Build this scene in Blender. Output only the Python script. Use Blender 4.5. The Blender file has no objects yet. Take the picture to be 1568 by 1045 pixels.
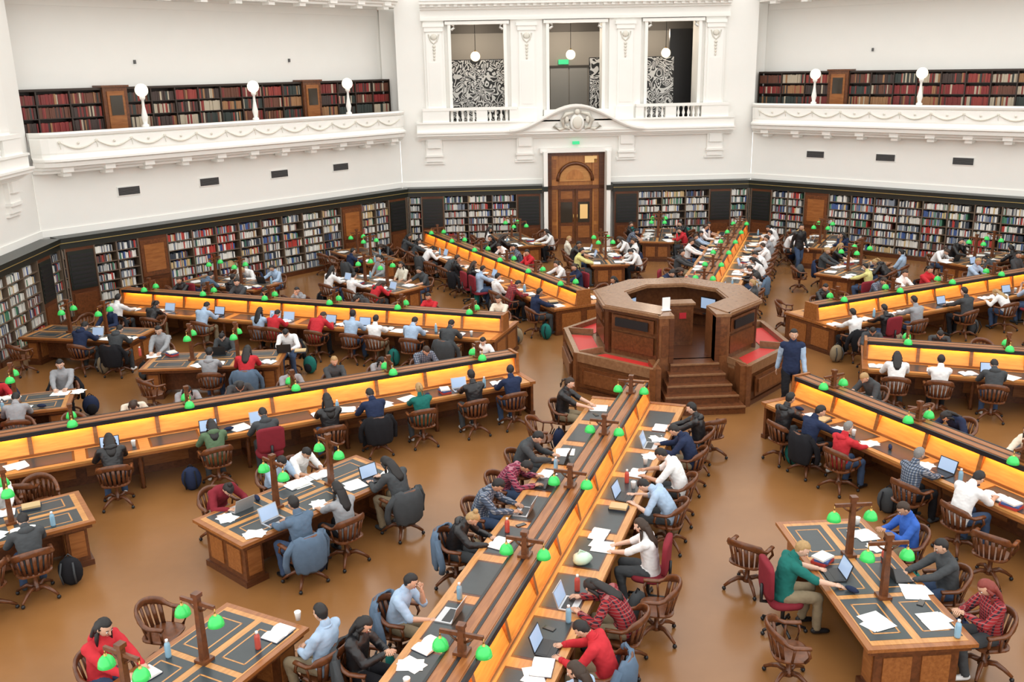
import bpy, math, random
from mathutils import Vector, Matrix, noise as mnoise
random.seed(7)
sc=bpy.context.scene
D2R=math.radians
T8=math.tan(math.pi/8)
# ------------------------------------------------------------------ materials
MATS={}
def newmat(name):
    m=bpy.data.materials.new(name);m.use_nodes=True
    nt=m.node_tree;b=nt.nodes["Principled BSDF"];MATS[name]=m
    return m,nt,b
def plain(name,col,rough=.6,metal=0,emit=0,ecol=None,noise=.0,nscale=8):
    m,nt,b=newmat(name)
    b.inputs['Base Color'].default_value=(*col,1);b.inputs['Roughness'].default_value=rough;b.inputs['Metallic'].default_value=metal
    if emit:
        b.inputs['Emission Color'].default_value=(*(ecol or col),1);b.inputs['Emission Strength'].default_value=emit
    if noise:
        tc=nt.nodes.new("ShaderNodeTexCoord");n=nt.nodes.new("ShaderNodeTexNoise");n.inputs['Scale'].default_value=nscale;n.inputs['Detail'].default_value=4
        r=nt.nodes.new("ShaderNodeMapRange");r.inputs['To Min'].default_value=1-noise;r.inputs['To Max'].default_value=1+noise
        mx=nt.nodes.new("ShaderNodeVectorMath");mx.operation='SCALE';mx.inputs[0].default_value=col
        nt.links.new(tc.outputs['Object'],n.inputs['Vector']);nt.links.new(n.outputs['Fac'],r.inputs['Value']);nt.links.new(r.outputs[0],mx.inputs['Scale']);nt.links.new(mx.outputs[0],b.inputs['Base Color'])
    return m
def wood(name,c1,c2,rough=.35,scale=3,stretch=(1,8,8)):
    m,nt,b=newmat(name)
    tc=nt.nodes.new("ShaderNodeTexCoord");mp=nt.nodes.new("ShaderNodeMapping");mp.inputs['Scale'].default_value=stretch
    n=nt.nodes.new("ShaderNodeTexNoise");n.inputs['Scale'].default_value=scale;n.inputs['Detail'].default_value=5;n.inputs['Distortion'].default_value=.6
    cr=nt.nodes.new("ShaderNodeValToRGB");cr.color_ramp.elements[0].position=.3;cr.color_ramp.elements[1].position=.7
    cr.color_ramp.elements[0].color=(*c1,1);cr.color_ramp.elements[1].color=(*c2,1)
    nt.links.new(tc.outputs['Object'],mp.inputs[0]);nt.links.new(mp.outputs[0],n.inputs['Vector']);nt.links.new(n.outputs['Fac'],cr.inputs[0]);nt.links.new(cr.outputs[0],b.inputs['Base Color'])
    b.inputs['Roughness'].default_value=rough
    return m
plain('plaster',(.87,.86,.82),.7,noise=.02,nscale=1.5)
plain('plaster_trim',(.89,.88,.84),.6)
plain('relief',(.70,.67,.59),.7)
plain('greenblack',(.010,.014,.011),.35)
plain('gold_line',(.45,.34,.12),.4,.6)
wood('wood_desk',(.23,.075,.018),(.36,.135,.038),.3)
wood('wood_light',(.44,.19,.05),(.60,.29,.09),.3)
wood('wood_dark',(.065,.02,.008),(.12,.038,.013),.3)
wood('wood_chair',(.085,.027,.009),(.17,.055,.018),.3,5,(3,3,3))
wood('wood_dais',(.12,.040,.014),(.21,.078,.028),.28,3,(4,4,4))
wood('wood_dais_top_sheen',(.20,.095,.045),(.27,.14,.07),.22,3,(4,4,4))  # dais wood, lighter and greyer: reflected light on the tops put into the colour
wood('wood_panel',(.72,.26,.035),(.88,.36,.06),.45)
wood('wood_door',(.36,.13,.03),(.52,.22,.06),.3,2,(6,6,1))
plain('leather',(.035,.045,.05),.32,noise=.2)
plain('red_leather',(.62,.035,.03),.4)
plain('black',(.01,.01,.012),.4)
plain('vent',(.10,.10,.10),.5)
plain('brass',(.55,.36,.12),.3,1)
plain('green_shade',(.04,.50,.11),.22,emit=.26,ecol=(.06,.8,.12))
plain('bulb',(1,.9,.7),.4,emit=6,ecol=(1,.85,.55))
plain('globe',(1,.95,.85),.3,emit=1.2,ecol=(1,.86,.62))
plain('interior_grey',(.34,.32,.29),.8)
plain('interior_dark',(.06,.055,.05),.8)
plain('door_grey',(.28,.28,.27),.5)
plain('exit_green',(.02,.4,.15),.5,emit=.8,ecol=(.05,.6,.25))
plain('white_sign',(.85,.85,.85),.5)
plain('glass_dark',(.05,.04,.03),.1)
plain('door_warm_glow',(.75,.5,.22),.2,emit=.25,ecol=(1,.6,.2))  # warm light on the door painted in as an emissive colour
plain('shelf_dark',(.03,.018,.012),.5)
plain('shelf_mid',(.13,.09,.06),.5)
plain('paper',(.88,.88,.86),.6)
plain('laptop_silver',(.55,.56,.58),.35,.6)
plain('laptop_black',(.02,.02,.022),.4)
plain('screen',(.25,.33,.45),.2,emit=.5,ecol=(.45,.6,.85))
plain('bottle',(.25,.45,.6),.1)
plain('bottle_red',(.5,.08,.06),.3)
plain('plastic_bag',(.55,.75,.60),.35)
plain('eye',(.03,.02,.02),.3);plain('eyewhite',(.8,.78,.75),.3);plain('lips',(.42,.14,.11),.5)
for i,c in enumerate([(.76,.75,.70),(.62,.61,.56),(.42,.42,.40),(.03,.04,.06),(.05,.10,.28),(.42,.04,.03),(.06,.20,.12),(.55,.40,.20),(.20,.23,.28),(.14,.05,.04)]): plain('bk%d'%i,c,.55)
for i,c in enumerate([(.18,.025,.022),(.28,.04,.03),(.13,.045,.025),(.05,.03,.025),(.03,.04,.035),(.32,.16,.07),(.22,.02,.02),(.45,.38,.28)]): plain('ub%d'%i,c,.55)
# floor
m,nt,b=newmat('floor_lino')
tc=nt.nodes.new("ShaderNodeTexCoord");n=nt.nodes.new("ShaderNodeTexNoise");n.inputs['Scale'].default_value=.5;n.inputs['Detail'].default_value=8;n.inputs['Roughness'].default_value=.6
cr=nt.nodes.new("ShaderNodeValToRGB");cr.color_ramp.elements[0].position=.3;cr.color_ramp.elements[1].position=.7
cr.color_ramp.elements[0].color=(.225,.098,.030,1);cr.color_ramp.elements[1].color=(.285,.130,.042,1)
nt.links.new(tc.outputs['Object'],n.inputs['Vector']);nt.links.new(n.outputs['Fac'],cr.inputs[0]);nt.links.new(cr.outputs[0],b.inputs['Base Color'])
b.inputs['Roughness'].default_value=.24
# scribble
m,nt,b=newmat('scribble_art')
tc=nt.nodes.new("ShaderNodeTexCoord");n=nt.nodes.new("ShaderNodeTexNoise");n.inputs['Scale'].default_value=2.0;n.inputs['Detail'].default_value=1.5;n.inputs['Distortion'].default_value=1.2
a=nt.nodes.new("ShaderNodeMath");a.operation='MULTIPLY';a.inputs[1].default_value=60
s=nt.nodes.new("ShaderNodeMath");s.operation='SINE';g=nt.nodes.new("ShaderNodeMath");g.operation='GREATER_THAN';g.inputs[1].default_value=.0
mx=nt.nodes.new("ShaderNodeMix");mx.data_type='RGBA';mx.inputs[6].default_value=(.02,.02,.02,1);mx.inputs[7].default_value=(.8,.79,.77,1)
nt.links.new(tc.outputs['Object'],n.inputs['Vector']);nt.links.new(n.outputs['Fac'],a.inputs[0]);nt.links.new(a.outputs[0],s.inputs[0]);nt.links.new(s.outputs[0],g.inputs[0]);nt.links.new(g.outputs[0],mx.inputs[0]);nt.links.new(mx.outputs[2],b.inputs['Base Color'])
def plaid(name,c1,c2,c3):
    m,nt,b=newmat(name)
    tc=nt.nodes.new("ShaderNodeTexCoord");prev=None
    for ax,cc in (('X',c2),('Z',c3)):
        w=nt.nodes.new("ShaderNodeTexWave");w.bands_direction=ax;w.inputs['Scale'].default_value=7.5
        nt.links.new(tc.outputs['Object'],w.inputs['Vector'])
        g=nt.nodes.new("ShaderNodeMath");g.operation='GREATER_THAN';g.inputs[1].default_value=.72 if ax=='X' else .85;nt.links.new(w.outputs['Fac'],g.inputs[0])
        mx=nt.nodes.new("ShaderNodeMix");mx.data_type='RGBA';mx.inputs[6].default_value=(*c1,1);mx.inputs[7].default_value=(*cc,1)
        nt.links.new(g.outputs[0],mx.inputs[0])
        if prev: nt.links.new(prev.outputs[2],mx.inputs[6])
        prev=mx
    nt.links.new(prev.outputs[2],b.inputs['Base Color']);b.inputs['Roughness'].default_value=.8
plaid('plaid_red',(.28,.02,.025),(.03,.02,.03),(.30,.10,.10));plaid('plaid_plum',(.28,.04,.08),(.06,.02,.04),(.38,.16,.2));plaid('plaid_grey',(.09,.12,.18),(.28,.30,.34),(.03,.04,.06))
CL={'black':(.014,.014,.017),'navy':(.02,.03,.07),'white':(.80,.80,.80),'lblue':(.36,.48,.64),'red':(.50,.03,.04),'dred':(.20,.02,.03),'slate':(.10,.15,.22),'grey':(.30,.31,.33),'dgrey':(.06,.065,.07),'teal':(.015,.14,.12),'blue':(.04,.12,.45),'pink':(.65,.25,.28),'green':(.10,.16,.09),'yellow':(.65,.62,.25),'jean':(.05,.08,.15),'cream':(.70,.66,.55),'khaki':(.28,.22,.14)}
for k,c in CL.items(): plain('cl_'+k,c,.9,noise=.15,nscale=14)
for k,m in list(MATS.items()):
    if k.startswith('cl_') or k.startswith('plaid'): m.node_tree.nodes["Principled BSDF"].inputs['Specular IOR Level'].default_value=.2
plain('skin_a',(.58,.34,.23),.5);plain('skin_b',(.48,.26,.16),.5);plain('skin_c',(.66,.42,.31),.5)
for k,c in {'hb':(.010,.008,.008),'hd':(.035,.018,.010),'hl':(.38,.24,.10),'hr':(.20,.03,.02),'hg':(.20,.19,.18)}.items(): plain(k,c,.6,noise=.3,nscale=40)

# ------------------------------------------------------------------ mesh builder
class MB:
    def __init__(s): s.v=[];s.f=[];s.m=[];s.sm=[];s.mats=[];s.M=Matrix.Identity(4)
    def mi(s,n):
        if n not in s.mats: s.mats.append(n)
        return s.mats.index(n)
    def add(s,vs,fs,mat,smooth=False):
        o=len(s.v);k=s.mi(mat)
        s.v.extend([tuple(s.M@Vector(v)) for v in vs])
        for f in fs: s.f.append(tuple(i+o for i in f));s.m.append(k);s.sm.append(smooth)
    def box(s,cx,cy,cz,sx,sy,sz,mat,rz=0):
        c,sn=math.cos(rz),math.sin(rz);vs=[]
        for z in (-sz/2,sz/2):
            for x,y in ((-sx/2,-sy/2),(sx/2,-sy/2),(sx/2,sy/2),(-sx/2,sy/2)): vs.append((cx+x*c-y*sn,cy+x*sn+y*c,cz+z))
        s.add(vs,[(3,2,1,0),(4,5,6,7),(0,1,5,4),(1,2,6,5),(2,3,7,6),(3,0,4,7)],mat)
    def b2(s,x0,x1,y0,y1,z0,z1,mat): s.box((x0+x1)/2,(y0+y1)/2,(z0+z1)/2,abs(x1-x0),abs(y1-y0),abs(z1-z0),mat)
    def loft(s,rings,mat,smooth=True,cap=True,closed=True):
        n=len(rings[0]);vs=[p for r in rings for p in r];fs=[]
        for i in range(len(rings)-1):
            for j in range(n if closed else n-1):
                k=(j+1)%n;fs.append((i*n+j,i*n+k,(i+1)*n+k,(i+1)*n+j))
        if cap and closed: fs.append(tuple(range(n-1,-1,-1)));fs.append(tuple(range((len(rings)-1)*n,len(rings)*n)))
        s.add(vs,fs,mat,smooth)
    def prism(s,pts,z0,z1,mat): s.loft([[(x,y,z0) for x,y in pts],[(x,y,z1) for x,y in pts]],mat,False)
    def prismY(s,pts,y0,y1,mat): s.loft([[(x,y0,z) for x,z in pts],[(x,y1,z) for x,z in pts]],mat,False)
    def rev(s,prof,c,mat,n=12): s.loft([[(c[0]+r*math.cos(2*math.pi*i/n),c[1]+r*math.sin(2*math.pi*i/n),c[2]+z) for i in range(n)] for r,z in prof],mat,True)
    def tube(s,pts,rad,mat,n=8,flat=None,up=None):
        rings=[];P=[Vector(p) for p in pts]
        for i,p in enumerate(P):
            d=(P[min(i+1,len(P)-1)]-P[max(i-1,0)]).normalized()
            u=Vector(up) if up else (Vector((0,0,1)) if abs(d.z)<.9 else Vector((0,1,0)))
            a=d.cross(u).normalized();b=a.cross(d).normalized()
            r=rad[i] if isinstance(rad,(list,tuple)) else rad
            ra,rb=(r if isinstance(r,(list,tuple)) else (r,r))
            rings.append([tuple(p+a*(ra*math.cos(2*math.pi*j/n))+b*(rb*math.sin(2*math.pi*j/n))) for j in range(n)])
        s.loft(rings,mat,True)
    def ball(s,c,r,mat,n=10,fn=None,rot=None):
        if not isinstance(r,(tuple,list)): r=(r,r,r)
        rings=[];m=max(5,n*2//3)
        for i in range(m+1):
            ph=-math.pi/2+math.pi*i/m;ph=max(-1.56,min(1.56,ph));ring=[]
            for j in range(n):
                a=2*math.pi*j/n;u=Vector((math.cos(ph)*math.cos(a),math.cos(ph)*math.sin(a),math.sin(ph)))
                q=Vector((u.x*r[0],u.y*r[1],u.z*r[2]))
                if fn: q=Vector(fn(u,q))
                if rot: q=rot@q
                ring.append((c[0]+q.x,c[1]+q.y,c[2]+q.z))
            rings.append(ring)
        s.loft(rings,mat,True)
    def mesh(s,name):
        me=bpy.data.meshes.new(name);me.from_pydata(s.v,[],s.f)
        for k in s.mats: me.materials.append(MATS[k])
        me.polygons.foreach_set('material_index',s.m);me.polygons.foreach_set('use_smooth',s.sm);me.update();return me
    def obj(s,name,loc=(0,0,0),rz=0): return inst(s.mesh(name),name,loc,rz)
def inst(me,name,loc=(0,0,0),rz=0,sc_=1):
    o=bpy.data.objects.new(name,me);bpy.context.collection.objects.link(o);o.location=loc;o.rotation_euler=(0,0,rz);o.scale=(sc_,)*3;return o

# ------------------------------------------------------------------ floor
R=17.4
mb=MB();cr_=R/math.cos(math.pi/8)+.3
mb.prism([(cr_*math.cos(D2R(22.5+45*k)),cr_*math.sin(D2R(22.5+45*k))) for k in range(8)],-.2,0,'floor_lino')
mb.obj('floor')

# ------------------------------------------------------------------ books
LOWP=[0,0,0,1,1,2,3,4,5,6,7,8,8,9,3,1]
def books(mb,t0,t1,z0,z1,rows,yf,depth,kind):
    pitch=(z1-z0)/rows
    mb.b2(t0,t1,yf+depth-.02,yf+depth,z0,z1,'shelf_dark')
    for r in range(rows+1): mb.b2(t0,t1,yf,yf+depth,z0+r*pitch-.012,z0+r*pitch+.012,'shelf_mid' if kind=='low' else 'shelf_dark')
    nb=max(1,round((t1-t0)/.9))
    for k in range(nb+1):
        t=t0+(t1-t0)*k/nb;mb.b2(t-.02,t+.02,yf-.01,yf+depth,z0,z1,'shelf_mid' if kind=='low' else 'shelf_dark')
    for r in range(rows):
        for k in range(nb):
            t=t0+(t1-t0)*k/nb+.025;te=t0+(t1-t0)*(k+1)/nb-.025
            theme=random.choice(LOWP);base=random.randrange(8);fullness=random.uniform(.7,1.0)
            hh=pitch*random.uniform(.66,.82)
            while t<te-.02:
                w=random.uniform(.022,.06) if kind=='low' else random.uniform(.04,.075)
                if t+w>te: w=te-t
                if kind=='low':
                    if t>t0+(t1-t0)*(k+fullness)/nb: break
                    mt='bk%d'%(random.choice(LOWP) if random.random()<.65 else theme)
                else: mt='ub%d'%(base if random.random()<.65 else random.randrange(8))
                h=hh*random.uniform(.84,1.08) if kind=='low' else hh*random.uniform(.97,1.05);h=min(h,pitch-.03)
                y=yf+.03+random.uniform(0,.03);z=z0+r*pitch+.012
                a=[(t,y,z),(t+w-.003,y,z),(t+w-.003,y,z+h),(t,y,z+h),(t,yf+depth-.03,z+h),(t+w-.003,yf+depth-.03,z+h),(t,yf+depth-.03,z),(t+w-.003,yf+depth-.03,z)]
                mb.add(a,[(0,1,2,3),(3,2,5,4),(0,3,4,6),(1,7,5,2)],mt)
                t+=w
def blackpanel(mb,t,w,yf,kind):
    mb.b2(t-w/2,t+w/2,yf,yf+.5,0,2.3,'wood_dark')
    mb.b2(t-w/2+.05,t+w/2-.05,yf-.03,yf,.95,2.12,'greenblack' if kind=='b' else 'wood_chair')
    if kind=='w': mb.b2(t-w/2+.16,t+w/2-.16,yf-.045,yf-.02,1.1,1.97,'wood_desk')
    else:
        for i in range(8): mb.b2(t-w/2+.1,t+w/2-.1,yf-.045,yf-.03,1.02+i*.13,1.1+i*.13,'black')
    mb.b2(t-w/2+.1,t+w/2-.1,yf-.02,yf,.2,.82,'wood_chair')
def lowcase(name,spans,panels,rz,cor):
    yf=16.85;mb=MB()
    for a,b_ in spans:
        mb.b2(a,b_,yf-.03,yf+.5,0,.14,'wood_dark');books(mb,a,b_,.16,2.22,7,yf,.42,'low')
    for t,w,k in panels: blackpanel(mb,t,w,yf,k)
    for a,b_ in cor:
        mb.b2(a,b_,yf-.02,yf+.54,2.22,2.38,'greenblack');mb.b2(a,b_,yf-.07,yf+.54,2.38,2.52,'greenblack');mb.b2(a,b_,yf-.09,yf+.54,2.52,2.55,'greenblack')
        mb.b2(a,b_,yf-.075,yf-.065,2.39,2.41,'gold_line')
    mb.obj(name,rz=rz)
HW=16.85*T8
dspans=[(-HW+.05,-6.85),(-5.95,-4.55),(-3.55,3.55),(4.55,5.95),(6.85,HW-.05)];dpan=[(-6.4,.9,'b'),(-4.05,1.0,'w'),(4.05,1.0,'w'),(6.4,.9,'b')]
pspans=[(-HW+.05,-6.45),(-5.55,-2.6),(2.4,5.35),(6.25,HW-.05)];ppan=[(-6.0,.9,'b'),(-2.1,.95,'b'),(1.9,.95,'b'),(5.8,.9,'b')]
for a,nm in ((135,'back_left'),(45,'back_right')): lowcase('bookshelf_case_'+nm,dspans,dpan,D2R(a-90),[(-HW,HW)])
for a,nm in ((90,'back'),(180,'left'),(0,'right')): lowcase('bookshelf_case_'+nm,pspans,ppan,D2R(a-90),[(-HW,-1.55),(1.35,HW)])

# ------------------------------------------------------------------ balcony sweep
def balcony(z0):
    mb=MB();H=7.2;N=56
    prof=[(0,0),(.12,0),(.14,.07),(.26,.10),(.30,.17),(.42,.20),(.45,.32),(.52,.36),(.52,.42),(.36,.47),(.34,.55),(.37,.60),(.38,.98),(.34,1.02),(.42,1.06),(.45,1.13),(.42,1.18),(.15,1.18),(.10,1.18)]
    def off(t):
        e=min(1,(H-abs(t))/.9);return math.sqrt(max(0,1-(1-e)**2))*.55-.02
    rings=[]
    for i in range(N+1):
        s=-1+2*i/N;t=H*math.sin(s*math.pi/2)*.35+H*s*.65;o=off(t)
        rings.append([(t,17.4-(p*(.4+.6*min(1,o/.5)) + o*.6),z0+z) for p,z in prof])
    mb.loft(rings,'plaster_trim',False,cap=False,closed=False)
    # deck
    for i in range(N):
        a=rings[i][-1];b=rings[i+1][-1];c=rings[i][0];d=rings[i+1][0]
        mb.add([a,b,(b[0],17.45,b[2]-.9),(a[0],17.45,a[2]-.9)],[(0,1,2,3)],'plaster_trim')
        mb.add([c,d,(d[0],17.45,c[2]),(c[0],17.45,c[2])],[(3,2,1,0)],'plaster_trim')
    # brackets & garlands
    for k in range(-5,6):
        t=k*1.28
        mb.b2(t-.16,t+.16,17.4-.62,17.4-.1,z0+.03,z0+.17,'plaster_trim');mb.b2(t-.12,t+.12,17.4-.5,17.4-.1,z0-.1,z0+.04,'plaster')
    yb=17.4-.38-.33
    for k in range(-6,6):
        t0=k*1.1+.0;t1=t0+1.1;pts=[]
        for i in range(9):
            u=i/8;pts.append((t0+(t1-t0)*u,yb-.015,z0+.90-.20*math.sin(u*math.pi)))
        mb.tube(pts,[.012+.02*math.sin(i/8*math.pi) for i in range(9)],'relief',6)
        mb.ball((t0,yb-.015,z0+.90),(.05,.02,.05),'relief',8);mb.ball(((t0+t1)/2,yb-.015,z0+.85),(.04,.02,.04),'relief',8)
        mb.tube([(t0,yb-.015,z0+.88),(t0+.02,yb-.015,z0+.70)],[.016,.006],'relief',5)
    return mb
bal1=balcony(4.42).mesh('gallery_balcony');bal2=balcony(9.45).mesh('upper_gallery_balcony')
# balcony lamp
mb=MB()
mb.rev([(.11,0),(.11,.06),(.06,.1),(.08,.2),(.10,.3),(.07,.45),(.045,.62),(.04,.8),(.08,.84),(.09,.9),(.05,.94),(.0,.95)],(0,0,0),'plaster_trim',12);mb.ball((0,0,1.1),.2,'globe',14)
ballamp=mb.mesh('globe_lamp')
def wl(a,t,y,z):
    n=Vector((math.cos(D2R(a)),math.sin(D2R(a)),0));tt=Vector((n.y,-n.x,0));return tuple(tt*t+n*y+Vector((0,0,z)))
for a,nm,lt in ((135,'back_left',[-3.8,.2,4.25]),(45,'back_right',[-4.45,-.5,3.45])):
    rz=D2R(a-90);mb=MB()
    mb.b2(-7.2,7.2,17.4,17.75,0,4.7,'plaster')        # lower wall
    mb.b2(-7.8,7.8,18.6,18.8,4.4,13,'plaster')        # recessed gallery wall
    mb.b2(-7.5,7.5,17.4,18.6,4.55,4.7,'plaster')      # gallery floor
    mb.b2(-7.5,7.5,17.4,18.6,9.45,9.6,'plaster')
    mb.b2(-7.2,7.2,17.36,17.4,2.55,2.75,'plaster_trim')
    mb.b2(-7.4,7.4,18.55,18.6,9.2,9.45,'plaster_trim')
    for t in ([-4.35,-1.5,1.32,4.1] if a==135 else [-4.46,-1.71,1.05,3.85]):
        mb.b2(t-.38,t+.38,17.37,17.41,3.50,3.80,'plaster_trim');mb.b2(t-.35,t+.35,17.355,17.38,3.53,3.77,'vent')
        for q in range(5): mb.b2(t-.34,t+.34,17.345,17.36,3.545+q*.045,3.565+q*.045,'black')
    for t in (-3.0,3.0): mb.b2(t-.03,t+.03,18.53,18.6,7.5,7.62,'vent')
    mb.obj('wall_'+nm,rz=rz)
    inst(bal1,'balcony_parapet',rz=rz);inst(bal2,'balcony_parapet',rz=rz)
    mb=MB()
    for s0,s1 in ((-7.45,-4.45),(-3.65,3.15),(3.95,7.45)): books(mb,s0,s1,4.72,6.74,5,18.15,.4,'up');mb.b2(s0,s1,18.12,18.58,6.74,6.8,'shelf_dark')
    for t in (-4.05,3.55):
        mb.b2(t-.4,t+.4,18.05,18.58,4.7,6.84,'wood_chair');mb.b2(t-.45,t+.45,18.0,18.58,6.80,6.86,'wood_chair')
        mb.b2(t-.28,t+.28,18.02,18.06,5.0,6.68,'wood_desk');mb.b2(t-.2,t+.2,18.0,18.03,5.95,6.55,'glass_dark')
    mb.obj('gallery_bookshelf_case',rz=rz)
    for t in lt: inst(ballamp,'globe_lamp',wl(a,t,16.85,5.6),0)

# ------------------------------------------------------------------ portal
PX=-.12
def portal():
    mb=MB();P='plaster';Q='plaster_trim'
    y0,y1=17.4,18.1
    mb.b2(-7.2,PX-1.2,y0,y1,0,5.0,P);mb.b2(PX+1.2,7.2,y0,y1,0,5.0,P);mb.b2(PX-1.2,PX+1.2,y0,y1,3.8,5.0,P)
    ops=[(-5.15,-2.85),(-1.3,1.04),(2.62,4.9)]
    xs=[-7.2,-5.15,-2.85,-1.3,1.04,2.62,4.9,7.2]
    for i in (0,2,4,6): mb.b2(xs[i],xs[i+1],y0,y1+.6,5.0,8.85,P)
    for sg in (-1,1): mb.b2(sg*7.15,sg*7.85,18.3,18.8,4.5,13,P)
    mb.b2(-7.2,7.2,y0,y1+.6,8.85,13,P)
    # projecting portal plane
    for a,b_ in ((-6.1,-5.3),(-2.7,-1.45),(1.2,2.47),(5.05,5.85)):
        mb.b2(a,b_,y0-.14,y0,5.0,8.95,P)
        c=(a+b_)/2;w=min(.62,(b_-a)-.1)
        mb.b2(c-w/2,c+w/2,y0-.2,y0-.14,5.6,8.55,Q);mb.b2(c-w/2+.08,c+w/2-.08,y0-.215,y0-.2,5.75,7.4,P)
        mb.b2(c-w/2-.06,c+w/2+.06,y0-.24,y0-.14,5.0,5.6,Q);mb.b2(c-w/2-.05,c+w/2+.05,y0-.25,y0-.14,8.55,8.72,Q)
        mb.b2(c-w/2-.1,c+w/2+.1,y0-.29,y0-.14,8.72,8.85,Q)
        # cartouche drop
        mb.ball((c,y0-.22,8.35),(.13,.04,.12),'relief',8)
        mb.tube([(c-.2,y0-.22,8.45),(c-.12,y0-.22,8.2),(c,y0-.22,8.1),(c+.12,y0-.22,8.2),(c+.2,y0-.22,8.45)],.025,'relief',5)
        for i in range(5): mb.ball((c,y0-.22,8.0-i*.12),(.07-.008*i,.03,.06),'relief',7)
    # opening jambs with scroll corners
    for a,b_ in ops:
        for x,sg in ((a,1),(b_,-1)):
            mb.b2(x-.12*(sg<0)-.0,x+.12*(sg>0),y0-.16,y0+.05,5.05,8.85,Q)
            mb.tube([(x+sg*.12,y0-.1,8.85),(x+sg*.24,y0-.1,8.78),(x+sg*.26,y0-.1,8.68),(x+sg*.14,y0-.1,8.6)],.05,Q,6)
        mb.b2(a-.1,b_+.1,y0-.2,y0+.1,8.80,8.92,Q)
    # entablature
    for z,h,o in ((8.95,.1,.26),(9.05,.3,.18),(9.35,.08,.3),(9.43,.1,.42),(9.53,.12,.6),(9.65,.1,.66)): mb.b2(-6.2,6.0,y0-o,y0,z,z+h,Q)
    for k in range(40): mb.b2(-6.1+k*.305,-5.97+k*.305,y0-.52,y0-.3,9.44,9.53,Q)
    # lower balcony ledge mouldings
    for z,h,o in ((4.42,.08,.18),(4.5,.08,.30),(4.58,.10,.44),(4.68,.06,.5),(4.74,.34,.36),(5.06,.06,.42)):
        mb.b2(-6.5,6.3,y0-o,y0,z,z+h,Q)
    mb.b2(-6.4,6.2,y0-.3,y0+.4,5.0,5.08,Q)
    # parapet rail parts: plinths + balusters + rail
    mb.b2(-6.25,-2.5,y0-.36,y0-.12,5.55,5.66,Q);mb.b2(2.28,6.05,y0-.36,y0-.12,5.55,5.66,Q)
    for a,b_ in ((-6.25,-5.2),(-4.12,-3.68),(-2.8,-2.45),(2.28,2.6),(3.48,3.92),(4.95,6.05)): mb.b2(a,b_,y0-.34,y0-.14,5.1,5.56,Q)
    for a,b_ in ((-5.2,-4.12),(-3.68,-2.8),(2.6,3.48),(3.92,4.95)):
        n=int((b_-a)/.2)
        for i in range(n):
            x=a+(b_-a)*(i+.5)/n;mb.rev([(.05,0),(.05,.04),(.03,.07),(.065,.18),(.03,.32),(.03,.38),(.05,.42),(.05,.46)],(x,y0-.24,5.1),Q,8)
    # segmental pediment
    N=24
    top=[(PX+2.7*(-1+2*i/N),5.58-.92*(.5-.5*math.cos(math.pi*abs(-1+2*i/N)))) for i in range(N+1)]
    mb.prismY([(PX-2.3,4.6),(PX+2.3,4.6)]+[p for p in reversed(top[2:-2])],y0-.42,y0-.1,P)
    mb.loft([[(x,y0-.62,z),(x,y0-.1,z),(x,y0-.1,z+.13),(x,y0-.66,z+.13),(x,y0-.66,z+.06)] for x,z in top],Q,False)
    mb.b2(PX-1.3,PX+1.3,y0-.4,y0+.2,5.0,5.5,P)
    # cartouche
    c=(PX,y0-.5,5.0)
    mb.ball(c,(.3,.12,.36),Q,12);mb.ball((PX,y0-.6,5.0),(.2,.06,.25),'relief',12)
    for sg in (-1,1):
        mb.tube([(PX+sg*.15,y0-.55,5.4),(PX+sg*.45,y0-.55,5.35),(PX+sg*.6,y0-.55,5.1),(PX+sg*.5,y0-.55,4.85),(PX+sg*.3,y0-.55,4.75)],[.05,.09,.1,.08,.04],'relief',7)
        mb.tube([(PX+sg*.3,y0-.5,4.85),(PX+sg*.7,y0-.5,4.75),(PX+sg*.95,y0-.5,4.85),(PX+sg*.8,y0-.5,4.98)],[.06,.07,.05,.03],'relief',7)
        mb.ball((PX+sg*.42,y0-.56,5.12),(.09,.06,.14),'relief',8)
    mb.ball((PX,y0-.58,5.42),(.12,.08,.12),'relief',8)
    # consoles below balcony
    for x in (-5.85,-2.2,1.95,5.6):
        mb.b2(x-.32,x+.32,y0-.14,y0,3.55,4.42,Q);mb.b2(x-.36,x+.36,y0-.2,y0,3.75,3.83,P);mb.b2(x-.25,x+.25,y0-.22,y0,4.1,4.42,P)
        mb.b2(x-.4,x+.4,y0-.08,y0,3.45,3.55,Q)
    mb.b2(-7.2,PX-1.3,y0-.04,y0,2.55,2.75,Q);mb.b2(PX+1.3,7.2,y0-.04,y0,2.55,2.75,Q)
    # exit sign, door surround
    mb.b2(PX-.14,PX+.14,y0-.2,y0-.1,4.12,4.24,'exit_green')
    for sg in (-1,1):
        mb.b2(PX+sg*1.2-.0,PX+sg*1.36,y0-.62,y0+.1,0,3.86,Q);mb.b2(PX+sg*1.2,PX+sg*1.44,y0-.64,y0-.5,2.3,2.5,'greenblack')
    mb.b2(PX-1.46,PX+1.46,y0-.2,y0+.05,3.8,3.98,Q)
    return mb
pm=portal().mesh('wall_portal')
for a,nm in ((90,'back'),(180,'left'),(0,'right')): inst(pm,'wall_'+nm,rz=D2R(a-90))
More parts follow.
